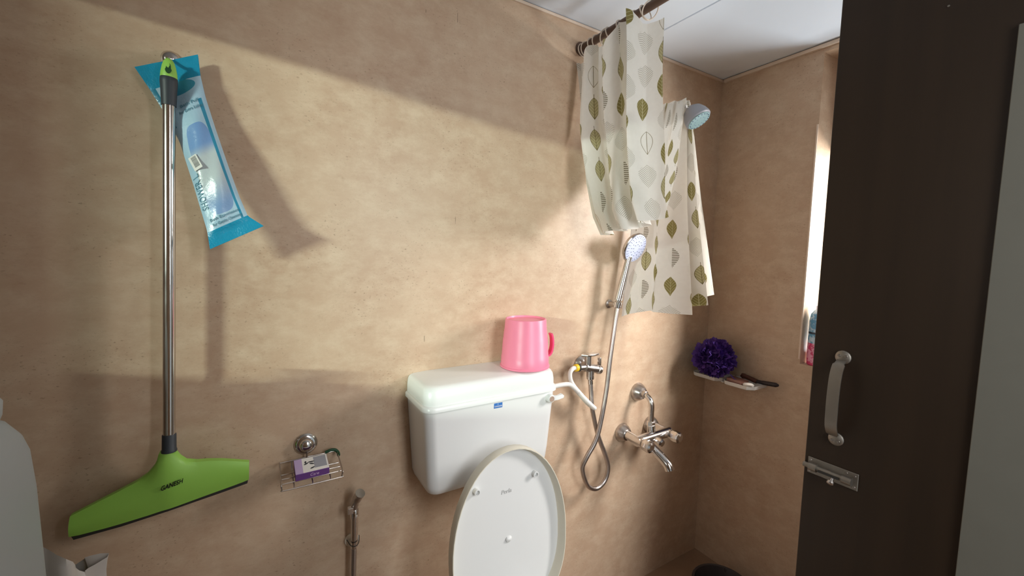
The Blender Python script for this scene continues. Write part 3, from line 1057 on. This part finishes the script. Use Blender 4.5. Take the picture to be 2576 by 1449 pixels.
bm = B(); lathe(bm, [(0.0145, 0), (0.0145, 0.012), (0.010, 0.016), (0.010, 0.032), (0, 0.032)], (-0.796, -0.048, 1.018), (0.1, 0, -1), 16); obj('outlet_nut', bm, 'chrome', av)

cp = thing('cistern_pipe', 'white plastic supply pipe with yellow ring looping from the valve to the cistern', 'pipe', (-0.87, -0.05, 0.9))
bm = B()
tube(bm, catmull([(-0.868, -0.048, 1.057), (-0.885, -0.050, 1.057), (-0.899, -0.053, 1.045), (-0.900, -0.056, 1.022), (-0.888, -0.060, 0.997), (-0.862, -0.066, 0.966),
                  (-0.832, -0.073, 0.934), (-0.806, -0.079, 0.909), (-0.796, -0.078, 0.901), (-0.797, -0.064, 0.902), (-0.815, -0.056, 0.918), (-0.845, -0.058, 0.948), (-0.885, -0.068, 0.985),
                  (-0.925, -0.084, 1.012), (-0.965, -0.097, 1.022), (-1.010, -0.100, 1.023)], 6), 0.0082, 14)
obj('pipe', bm, 'white', cp)
bm = B(); tube(bm, [(-0.8715, -0.048, 1.057), (-0.8595, -0.048, 1.057)], 0.0135, 16); obj('yellow_ring', bm, 'yellow', cp)
bm = B(); tube(bm, [(-0.8595, -0.048, 1.057), (-0.8525, -0.048, 1.056)], 0.0145, 16); obj('black_washer', bm, 'rubber', cp)

hs = thing('hand_shower', 'chrome hand shower with pale blue face and looping metal hose on a wall bracket', 'hand shower', (-0.70, -0.06, 0.55))
bm = B(); lathe(bm, [(0.0175, 0), (0.0175, 0.004), (0.011, 0.009), (0.010, 0.045), (0, 0.045)], (-0.668, -0.0005, 1.283), (0, -1, 0), 22)
br = obj('wall_bracket', bm, 'dull_chrome', hs)
bm = B(); lathe(bm, [(0.0125, -0.012), (0.016, -0.010), (0.017, 0.010), (0.014, 0.013), (0.0125, 0.0135), (0.0125, -0.012)], (-0.680, -0.060, 1.285), (0.15, -0.05, 1), 22); obj('cradle', bm, 'chrome', br)
hb, ht = Vector((-0.6775, -0.061, 1.306)), Vector((-0.650, -0.076, 1.458))
hx = (ht - hb).normalized()
bm = B(); lathe(bm, [(0.0095, -0.028), (0.0105, -0.004), (0.0155, -0.002), (0.0155, 0.002), (0.0145, 0.06), (0.0125, 0.12), (0.0115, 0.150), (0.012, 0.170), (0, 0.172)], hb, hx, 24)
grip = obj('grip', bm, 'chrome', hs)
nrm = Vector((0.10, -0.92, -0.38)).normalized()
hc = Vector((-0.630, -0.088, 1.507))
bm = B(); lathe(bm, [(0.012, -0.032), (0.036, -0.024), (0.054, -0.013), (0.0600, -0.004), (0.0600, 0.001), (0.0570, 0.004), (0, 0.004)], hc, nrm, 40); hd_ = obj('spray_head', bm, 'chrome', hs)
bm = B(); lathe(bm, [(0.0555, 0.003), (0.0550, 0.0062), (0.045, 0.0078), (0, 0.0084)], hc, nrm, 36); fp = obj('nozzle_plate', bm, 'spray', hd_)
q = nrm.to_track_quat('Z', 'Y')
for rad, cnt in ((0.049, 26), (0.042, 24), (0.029, 12), (0.017, 8)):
    for k in range(cnt):
        a = 2 * PI * k / cnt
        bm = B(); lathe(bm, [(0.0017, 0), (0.0014, 0.0016), (0, 0.0016)], hc + q @ Vector((rad * math.cos(a), rad * math.sin(a), 0.0066 + (0.0012 if rad < 0.04 else 0))), nrm, 6); obj('nozzle', bm, 'nozzle', hd_)
bm = B()
tube(bm, catmull([(-0.793, -0.048, 0.995), (-0.790, -0.050, 0.95), (-0.787, -0.056, 0.890), (-0.752, -0.056, 0.779), (-0.706, -0.060, 0.675), (-0.694, -0.060, 0.625), (-0.712, -0.060, 0.580), (-0.757, -0.062, 0.564),
                  (-0.806, -0.066, 0.594), (-0.838, -0.070, 0.668), (-0.826, -0.076, 0.712), (-0.787, -0.080, 0.770), (-0.764, -0.080, 0.838), (-0.737, -0.076, 0.960), (-0.720, -0.072, 1.082), (-0.695, -0.066, 1.225), (-0.682, -0.062, 1.285)], 8), 0.0088, 12)
obj('hose', bm, 'hose', hs)

# ================================================================ wall mixer
wm = thing('wall_mixer', 'chrome wall mixer tap with three flanges, bent riser pipe and long spout', 'mixer tap', (-0.475, -0.05, 0.65))
dome = [(0.040, 0), (0.040, 0.003), (0.034, 0.018), (0.024, 0.032), (0.016, 0.034), (0.0145, 0.040), (0, 0.040)]
for x, z in ((-0.562, 0.728), (-0.388, 0.728), (-0.478, 0.892)):
    bm = B(); lathe(bm, dome, (x, -0.0005, z), (0, -1, 0), 28); obj('flange', bm, 'dull_chrome', wm)
bm = B()
tube(bm, [(-0.562, -0.035, 0.728), (-0.562, -0.115, 0.726)], 0.0185, 18)
tube(bm, [(-0.388, -0.035, 0.728), (-0.388, -0.115, 0.726)], 0.0185, 18)
tube(bm, [(-0.575, -0.092, 0.727), (-0.375, -0.092, 0.727)], 0.0215, 20)
tube(bm, [(-0.478, -0.085, 0.735), (-0.478, -0.082, 0.772)], 0.017, 18)
obj('body', bm, 'chrome', wm)
bm = B(); lathe(bm, [(0.017, 0), (0.017, 0.018), (0.0125, 0.022), (0, 0.022)], (-0.478, -0.080, 0.768), (0, 0, 1), 6); obj('union_nut', bm, 'chrome', wm, angle=25)
bm = B(); tube(bm, catmull([(-0.478, -0.034, 0.892), (-0.478, -0.052, 0.889), (-0.478, -0.070, 0.876), (-0.478, -0.079, 0.855), (-0.478, -0.080, 0.82), (-0.478, -0.080, 0.780)], 6), 0.0112, 16); obj('riser_pipe', bm, 'chrome', wm)
bm = B(); lathe(bm, [(0.0155, 0), (0.0155, 0.010), (0.011, 0.013), (0, 0.013)], (-0.478, -0.037, 0.892), (0, -1, -0.1), 18); obj('collar', bm, 'dull_chrome', wm)
knob = [(0.014, 0), (0.019, 0.004), (0.0245, 0.014), (0.0255, 0.032), (0.022, 0.044), (0.014, 0.049), (0, 0.050)]
for x in (-0.562, -0.388):
    bm = B(); lathe(bm, knob, (x, -0.112, 0.726), (0, -1, -0.05), 10); obj('knob', bm, 'chrome', wm, angle=20)
bm = B(); lathe(bm, [(0.012, 0), (0.015, 0.01), (0.0165, 0.030), (0.013, 0.038), (0, 0.039)], (-0.478, -0.105, 0.722), (0.1, -1, -0.2), 10); obj('diverter_knob', bm, 'chrome', wm, angle=20)
bm = B(); tube(bm, catmull([(-0.520, -0.100, 0.716), (-0.518, -0.130, 0.700), (-0.513, -0.165, 0.681), (-0.509, -0.196, 0.660), (-0.507, -0.206, 0.642)], 6), [0.0200] * 5 + [0.0185] * 8 + [0.0185] * 12, 18); obj('spout', bm, 'chrome', wm)

# ================================================================ overhead shower
oh = thing('overhead_shower', 'round grey overhead shower with aqua face sticking out past the draped curtain', 'shower head', (-0.478, 0, 2.05))
bm = B(); lathe(bm, [(0.030, 0), (0.028, 0.004), (0.014, 0.012), (0, 0.013)], (-0.478, -0.0005, 2.055), (0, -1, 0), 24); obj('flange', bm, 'chrome', oh)
bm = B(); tube(bm, catmull([(-0.478, -0.004, 2.055), (-0.478, -0.08, 2.055), (-0.478, -0.135, 2.050), (-0.476, -0.165, 2.038)], 6), 0.0095, 14); obj('arm', bm, 'chrome', oh)
sn = Vector((0.12, -0.52, -0.80)).normalized()
sc_ = Vector((-0.468, -0.215, 1.984))
bm = B(); lathe(bm, [(0.012, -0.060), (0.020, -0.054), (0.034, -0.042), (0.043, -0.022), (0.0465, -0.004), (0.046, 0.002), (0.042, 0.006), (0, 0.006)], sc_, sn, 36); sh = obj('shower_head', bm, 'greyplastic', oh)
bm = B(); lathe(bm, [(0.0415, 0.0055), (0.0405, 0.009), (0.022, 0.011), (0, 0.0115)], sc_, sn, 32); obj('nozzle_plate', bm, 'aqua', sh)
q = sn.to_track_quat('Z', 'Y')
for rad, cnt in ((0.035, 18), (0.020, 10)):
    for k in range(cnt):
        a = 2 * PI * k / cnt
        bm = B(); lathe(bm, [(0.0019, 0), (0.0015, 0.002), (0, 0.002)], sc_ + q @ Vector((rad * math.cos(a), rad * math.sin(a), 0.0095)), sn, 6); obj('nozzle', bm, 'nozzle', sh)

# ================================================================ curtain rod, curtain
RX, RZ = -0.857, 2.213
rd = thing('curtain_rod', 'brown round shower curtain rod fixed to the wall below the ceiling', 'curtain rod', (RX, 0, RZ))
bm = B(); tube(bm, [(RX, -0.001, RZ), (RX, YB, RZ)], 0.0125, 20); obj('rod', bm, 'rod', rd)
bm = B(); lathe(bm, [(0.024, 0), (0.024, 0.004), (0.017, 0.012), (0, 0.012)], (RX, -0.0005, RZ), (0, -1, 0), 24); obj('end_bracket', bm, 'rod', rd)

cu = thing('shower_curtain', 'off-white shower curtain with olive leaf print, bunched on the rod and thrown over the shower', 'curtain', (-0.7, -0.2, 1.25))


def front_pt(u, v):
    """bunched part hanging from the rod: u from the wall outward, v downward"""
    yl = interp([(0, -0.006), (0.4, -0.028), (0.7, -0.075), (1.0, -0.142)], v)
    yr = interp([(0, -0.376), (0.5, -0.394), (1.0, -0.412)], v)
    ztop = interp([(0, 2.158), (0.17, 2.160), (0.22, 2.176), (0.42, 2.168), (0.50, 2.160), (0.56, 2.196), (0.64, 2.204), (0.68, 2.188), (0.72, 2.208), (0.77, 2.206), (0.81, 2.160), (1, 2.150)], u)
    zbot = interp([(0, 1.545), (0.12, 1.548), (0.2, 1.556), (0.55, 1.557), (0.8, 1.582), (1.0, 1.590)], u)
    # broad soft pleats near the wall, one sharp fold at u = 0.74, then a flat end panel
    flat = min(1, max(0, (u - 0.77) / 0.06))
    ph = 2 * PI * (3.4 * u + 0.02)
    grow = (0.75 + 0.5 * v) * (1 - 0.85 * flat)
    fold = math.exp(-((u - 0.745) / 0.030) ** 2)
    y = yl + (yr - yl) * u + 0.011 * math.sin(2 * ph) * (1 - flat) * (1 if u > 0.02 else 0)
    x = -0.884 + 0.026 * grow * math.sin(ph + 0.5 * math.sin(3 * v)) + 0.006 * (1 - flat) * math.sin(2.3 * ph + 4 * v)
    x += -0.026 * fold * (1 - 0.5 * v) + 0.012 * flat
    x += 0.005 * math.sin(7 * v + 9 * u)
    if v > 0.9:
        x += 0.20 * (v - 0.9)
    return Vector((x, min(y, -0.004), ztop + (zbot - ztop) * v))


FU = [0.0]
for i in range(110):
    FU.append(FU[-1] + 1.15 * (front_pt((i + 1) / 110, 0.5) - front_pt(i / 110, 0.5)).length)
bm = B()
sheet(bm, front_pt, 110, 40, lambda u, v: (FU[round(u * 110)], 0.75 - v * 0.66))
ob = obj('hanging_panel', bm, 'curtain', cu, angle=85)
# the cloth turned up behind and carried to the shower arm
lo = [Vector((-0.84, -0.17, 1.562)), Vector((-0.835, -0.24, 1.565)), Vector((-0.83, -0.31, 1.585)), Vector((-0.825, -0.375, 1.60))]
hi = [Vector((-0.49, -0.045, 2.070)), Vector((-0.49, -0.085, 2.074)), Vector((-0.485, -0.125, 2.072)), Vector((-0.478, -0.165, 2.066))]


def carry_pt(u, v):
    i = min(int(u * 3), 2)
    k = u * 3 - i
    a = lo[i].lerp(lo[i + 1], k)
    b_ = hi[i].lerp(hi[i + 1], k)
    p_ = a.lerp(b_, v)
    sag = math.sin(PI * v)
    p_.z -= 0.05 * sag
    w = 0.014 * math.sin(2 * PI * 3.2 * u + 2 * v) * (0.35 + 0.65 * sag)
    p_.x += w * 0.8
    p_.z += w * 0.7
    return p_


bm = B()
sheet(bm, carry_pt, 60, 24, lambda u, v: (u * 0.5, -v * 0.6))
obj('carried_panel', bm, 'curtain', cu, angle=85)
# the free end hanging down beyond the arm
topc = [(-0.492, -0.030), (-0.486, -0.050), (-0.492, -0.075), (-0.482, -0.095), (-0.488, -0.118), (-0.478, -0.140), (-0.478, -0.168), (-0.462, -0.150), (-0.458, -0.168), (-0.45, -0.152), (-0.45, -0.165)]
botc = [(-0.625, -0.030), (-0.600, -0.048), (-0.570, -0.062), (-0.545, -0.105), (-0.535, -0.110), (-0.500, -0.165), (-0.468, -0.238), (-0.425, -0.195), (-0.418, -0.268), (-0.372, -0.215), (-0.375, -0.262)]
botz = [1.232, 1.245, 1.250, 1.262, 1.258, 1.255, 1.258, 1.285, 1.297, 1.32, 1.335]
midc = [(-0.575, -0.020), (-0.560, -0.036), (-0.540, -0.050), (-0.520, -0.085), (-0.510, -0.095), (-0.490, -0.145), (-0.468, -0.190), (-0.445, -0.172), (-0.440, -0.210), (-0.415, -0.190), (-0.415, -0.210)]


def drape_pt(u, v):
    n = len(topc) - 1
    i = min(int(u * n), n - 1)
    k = u * n - i
    ks = k * k * (3 - 2 * k) * 0.6 + k * 0.4
    L_ = lambda T_: Vector((T_[i][0] + (T_[i + 1][0] - T_[i][0]) * ks, T_[i][1] + (T_[i + 1][1] - T_[i][1]) * ks))
    a, m_, b_ = L_(topc), L_(midc), L_(botc)
    zb = botz[i] + (botz[i + 1] - botz[i]) * ks
    zt = 2.068 + 0.006 * math.sin(12 * u)
    if v < 0.5:
        p2 = a.lerp(m_, v * 2)
    else:
        p2 = m_.lerp(b_, v * 2 - 1)
    wv = 0.004 * math.sin(20 * u + 9 * v)
    return Vector((p2.x + wv, min(p2.y + wv * 0.6, -0.004), zt + (zb - zt) * v))


bm = B()
sheet(bm, drape_pt, 100, 44, lambda u, v: (u * 0.55 + 0.8, 0.1 - v * 0.82))
obj('draped_panel', bm, 'curtain', cu, angle=85)
# rings
for y, tilt, lean in ((-0.014, 0.10, 0), (-0.030, -0.08, 0), (-0.062, 0.12, 0), (-0.086, 0.05, 0), (-0.128, -0.35, 0.1), (-0.146, 0.30, 0.1), (-0.196, 0.25, 0), (-0.236, 0.1, 0.2), (-0.252, -0.3, 0), (-0.292, 0.35, 0), (-0.318, -0.5, -0.3)):
    bm = B()
    pts = []
    for k in range(24):
        a = 2 * PI * k / 24
        r_ = 0.0235
        lx, lz = r_ * math.cos(a), r_ * math.sin(a) - 0.010
        pts.append((RX + lx, y + lz * tilt + lx * lean, RZ + lz))
    tube(bm, pts, 0.0019, 8, closed=True)
    obj('ring', bm, 'ring', cu)

# ================================================================ corner shelf and what lies on it
sf = thing('soap_shelf', 'thin white plastic two-part shelf tray fixed to the window wall', 'shelf', (-0.06, -0.15, 0.922))


def tray(y0, y1):
    b0 = B()
    t_ = 0.003
    o_ = [(-0.001, y0), (-0.100, y0), (-0.122, y0 - 0.018), (-0.122, y1 + 0.022), (-0.095, y1), (-0.001, y1)]
    cx_, cy_ = -0.06, (y0 + y1) / 2
    ring = lambda s_, z_: [b0.verts.new((cx_ + (x - cx_) * s_, cy_ + (y - cy_) * s_, z_)) for x, y in o_]
    rs = [ring(0.90, 0.920), ring(0.985, 0.924), ring(1.0, 0.938), ring(0.965, 0.938), ring(0.94, 0.927), ring(0.88, 0.9245)]
    for a, b_ in zip(rs, rs[1:]):
        for k in range(6):
            b0.faces.new((a[k], a[(k + 1) % 6], b_[(k + 1) % 6], b_[k]))
    b0.faces.new(rs[0][::-1]); b0.faces.new(rs[-1])
    return obj('tray', b0, 'white', sf, angle=25)


tray(-0.004, -0.148)
tray(-0.156, -0.292)
bm = B(); box(bm, (-0.105, -0.158, 0.922), (-0.02, -0.146, 0.926)); obj('link_bar', bm, 'white', sf, smooth=False)

# purple bath pouf of ruffled mesh
pf = thing('bath_pouf', 'purple ruffled mesh bath pouf on the white corner shelf', 'bath pouf', (-0.112, -0.108, 0.926))
PC = Vector((-0.112, -0.112, 1.022))
bm = B()
rnd = random.Random(3)
def dirr(i, n):
    z_ = 1 - 2 * (i + 0.5) / n
    r_ = math.sqrt(1 - z_ * z_)
    a_ = i * 2.39996
    return Vector((r_ * math.cos(a_), r_ * math.sin(a_), z_))


for i in range(330):
    # one little scalloped frill: a strip standing up radially, wavy along its length
    d = dirr(i, 330)
    d = (d + Vector((rnd.gauss(0, 0.06), rnd.gauss(0, 0.06), rnd.gauss(0, 0.06)))).normalized()
    t1 = d.orthogonal().normalized()
    t1.rotate(Matrix.Rotation(rnd.uniform(0, 2 * PI), 3, d))
    t2 = d.cross(t1)
    R_ = rnd.uniform(0.074, 0.098) * (1.0 if d.z > -0.3 else 0.92)
    Ls, amp, f0, lean = rnd.uniform(0.012, 0.024), rnd.uniform(0.003, 0.008), rnd.uniform(0, 6), rnd.uniform(-0.014, 0.014)
    prev = None
    for k in range(8):
        s_ = (k / 7 - 0.5) * 2
        wave = t2 * (amp * math.sin(4.2 * s_ + f0))
        base = PC + d * (R_ * 0.62) + t1 * (s_ * Ls * 0.6) + wave * 0.4
        tip = PC + d * (R_ - 0.010 * s_ * s_ + 0.003 * math.sin(7 * s_ + f0)) + t1 * (s_ * Ls) + wave + t2 * lean
        cur = []
        for p_ in (base, base.lerp(tip, 0.6) + t2 * 0.003 * math.sin(9 * s_), tip):
            p_.x = min(p_.x, -0.004); p_.y = min(p_.y, -0.004); p_.z = max(p_.z, 0.9395)
            cur.append(bm.verts.new(p_))
        if prev:
            for m_ in (0, 1):
                bm.faces.new((prev[m_], cur[m_], cur[m_ + 1], prev[m_ + 1]))
        prev = cur
lathe(bm, [(0, -0.068), (0.04, -0.055), (0.065, -0.02), (0.068, 0.0), (0.055, 0.04), (0.03, 0.06), (0, 0.068)], PC, (0, 0, 1), 18)
for v_ in bm.verts:
    v_.co.z = max(v_.co.z, 0.9395)
obj('mesh_ruffle', bm, 'purple', pf, angle=180)
bm = B(); tube(bm, catmull([(-0.10, -0.185, 0.965), (-0.09, -0.205, 0.945), (-0.085, -0.222, 0.943), (-0.10, -0.216, 0.947), (-0.105, -0.20, 0.955), (-0.105, -0.185, 0.968)], 5), 0.0015, 6); obj('cord', bm, 'purple', pf)

# transparent-ish sachet
bm = B()
box(bm, (-0.108, -0.244, 0.929), (-0.055, -0.172, 0.948), 0.004, 2, None)
for v in bm.verts:
    v.co.z += 0.003 * math.sin(90 * v.co.y) + (0.004 if v.co.y > -0.22 and v.co.z > 0.94 else 0)
o = obj('soap_wrapper', bm, 'sachet', None, (-0.08, -0.208, 0.929))
tag(o, 'crumpled pinkish brown soap wrapper lying in the right half of the white tray', 'wrapper')
bm = B()
lathe(bm, [(0, -0.010), (0.012, -0.009), (0.019, -0.003), (0.020, 0.002), (0.014, 0.008), (0, 0.010)], (-0.100, -0.2655, 0.9405), (0.12, 0.1, 1), 24, 1.1)
o = obj('soap_bar', bm, 'soap', None, (-0.100, -0.2655, 0.93)); tag(o, 'small white oval soap at the front of the shelf tray', 'soap')
bh = thing('brush', 'dark brush with red-brown head and black handle poking past the shelf end', 'brush', (-0.03, -0.27, 0.935))
bm = B(); tube(bm, catmull([(-0.026, -0.190, 0.950), (-0.026, -0.205, 0.953), (-0.027, -0.240, 0.948), (-0.028, -0.262, 0.944)], 5), [0.005] * 3 + [0.012] * 3 + [0.010] * 10, 12); obj('brush_head', bm, 'brush_brown', bh)
bm = B(); tube(bm, catmull([(-0.028, -0.258, 0.945), (-0.030, -0.290, 0.947), (-0.031, -0.330, 0.951), (-0.031, -0.352, 0.953)], 5), [0.008] * 5 + [0.0095] * 8 + [0.007, 0.006, 0.003], 12); obj('handle', bm, 'brush_black', bh)

# bottle on the window sill
bt = thing('bottle', 'slim blue and pink printed bottle standing on the window sill', 'bottle', (0.040, -0.452, WZ0))
bm = B(); lathe(bm, [(0.030, 0.0), (0.034, 0.004), (0.035, 0.03), (0.0345, 0.18), (0.031, 0.205), (0.020, 0.222), (0.014, 0.226), (0, 0.226)], (0.040, -0.452, WZ0), (0, 0, 1), 24); obj('body', bm, 'pouch', bt)
bm = B(); lathe(bm, [(0.016, 0.222), (0.016, 0.240), (0, 0.241)], (0.040, -0.452, WZ0), (0, 0, 1), 20); obj('cap', bm, 'spray', bt)

# ================================================================ near left corner
cn = thing('white_container', 'tall white plastic container with rounded shoulder, cut by the left picture edge', 'container', (-2.34, -0.42, 0))
bm = B()


def csec(x0, x1, y0, y1, r, z, n=5):
    out = []
    for cx_, cy_, a0 in ((x1 - r, y1 - r, 0), (x0 + r, y1 - r, 0.5 * PI), (x0 + r, y0 + r, PI), (x1 - r, y0 + r, 1.5 * PI)):
        for k in range(n + 1):
            a = a0 + 0.5 * PI * k / n
            out.append(Vector((cx_ + r * math.cos(a), cy_ + r * math.sin(a), z)))
    return out


secs = []
for z, ins in ((0.0, 0.012), (0.01, 0.002), (0.05, 0.0), (0.90, 0.0), (1.10, 0.003), (1.16, 0.006), (1.185, 0.011), (1.21, 0.022), (1.226, 0.038), (1.233, 0.056), (1.235, 0.070)):
    secs.append(csec(-2.55 + ins, -2.163 - ins, -0.52 + ins, -0.275 - ins, 0.045, z))
loft(bm, secs)
obj('body', bm, 'shadedwhite', cn, angle=50)
bm = B(); lathe(bm, [(0.036, -0.01), (0.038, 0.004), (0.036, 0.022), (0.031, 0.028), (0.025, 0.027), (0.023, 0.018), (0.022, -0.002), (0, -0.002)], (-2.222, -0.352, 1.232), (0.2, 0, 1), 28); obj('neck', bm, 'shadedwhite', cn)

bm = B()
rnd = random.Random(11)
tab = {}


def bagpt(u, v):
    a = 2 * PI * u
    z = 0.0 + 0.90 * v
    rx = interp([(0, 0.05), (0.1, 0.075), (0.75, 0.080), (0.9, 0.062), (1.0, 0.050)], v)
    ry = interp([(0, 0.03), (0.1, 0.045), (0.75, 0.045), (0.9, 0.036), (1.0, 0.022)], v)
    n_ = 0.010 * math.sin(5 * a + 7 * v) + 0.008 * math.sin(9 * a - 13 * v) + 0.006 * math.sin(31 * v + 3 * a)
    x = -2.205 + (rx + n_) * math.cos(a)
    y = -0.175 + (ry + n_ * 0.6) * math.sin(a)
    if v > 0.85:
        k = (v - 0.85) / 0.15
        z += k * (0.035 * math.cos(a + 2.6) + 0.018 * math.sin(3 * a))
        x += k * 0.012 * math.cos(a)
    return Vector((x, y, max(z, 0.0)))


sheet(bm, bagpt, 48, 60)
bmesh.ops.remove_doubles(bm, verts=bm.verts, dist=0.0001)
o = obj('plastic_bag', bm, 'bag', None, (-2.205, -0.175, 0), angle=50)
tag(o, 'crumpled white plastic bag peeping out behind the white container', 'plastic bag')

# dark tub on the shower floor
tb = thing('dark_tub', 'dark grey plastic tub on the floor of the shower corner', 'tub', (-0.20, -0.27, 0))
bm = B()
lathe(bm, [(0.085, 0.0), (0.09, 0.004), (0.115, 0.075), (0.120, 0.078), (0.122, 0.082), (0.118, 0.086), (0.111, 0.083), (0.087, 0.012), (0, 0.010)], (-0.20, -0.27, 0.0), (0, 0, 1), 40)
obj('basin', bm, 'tub', tb)
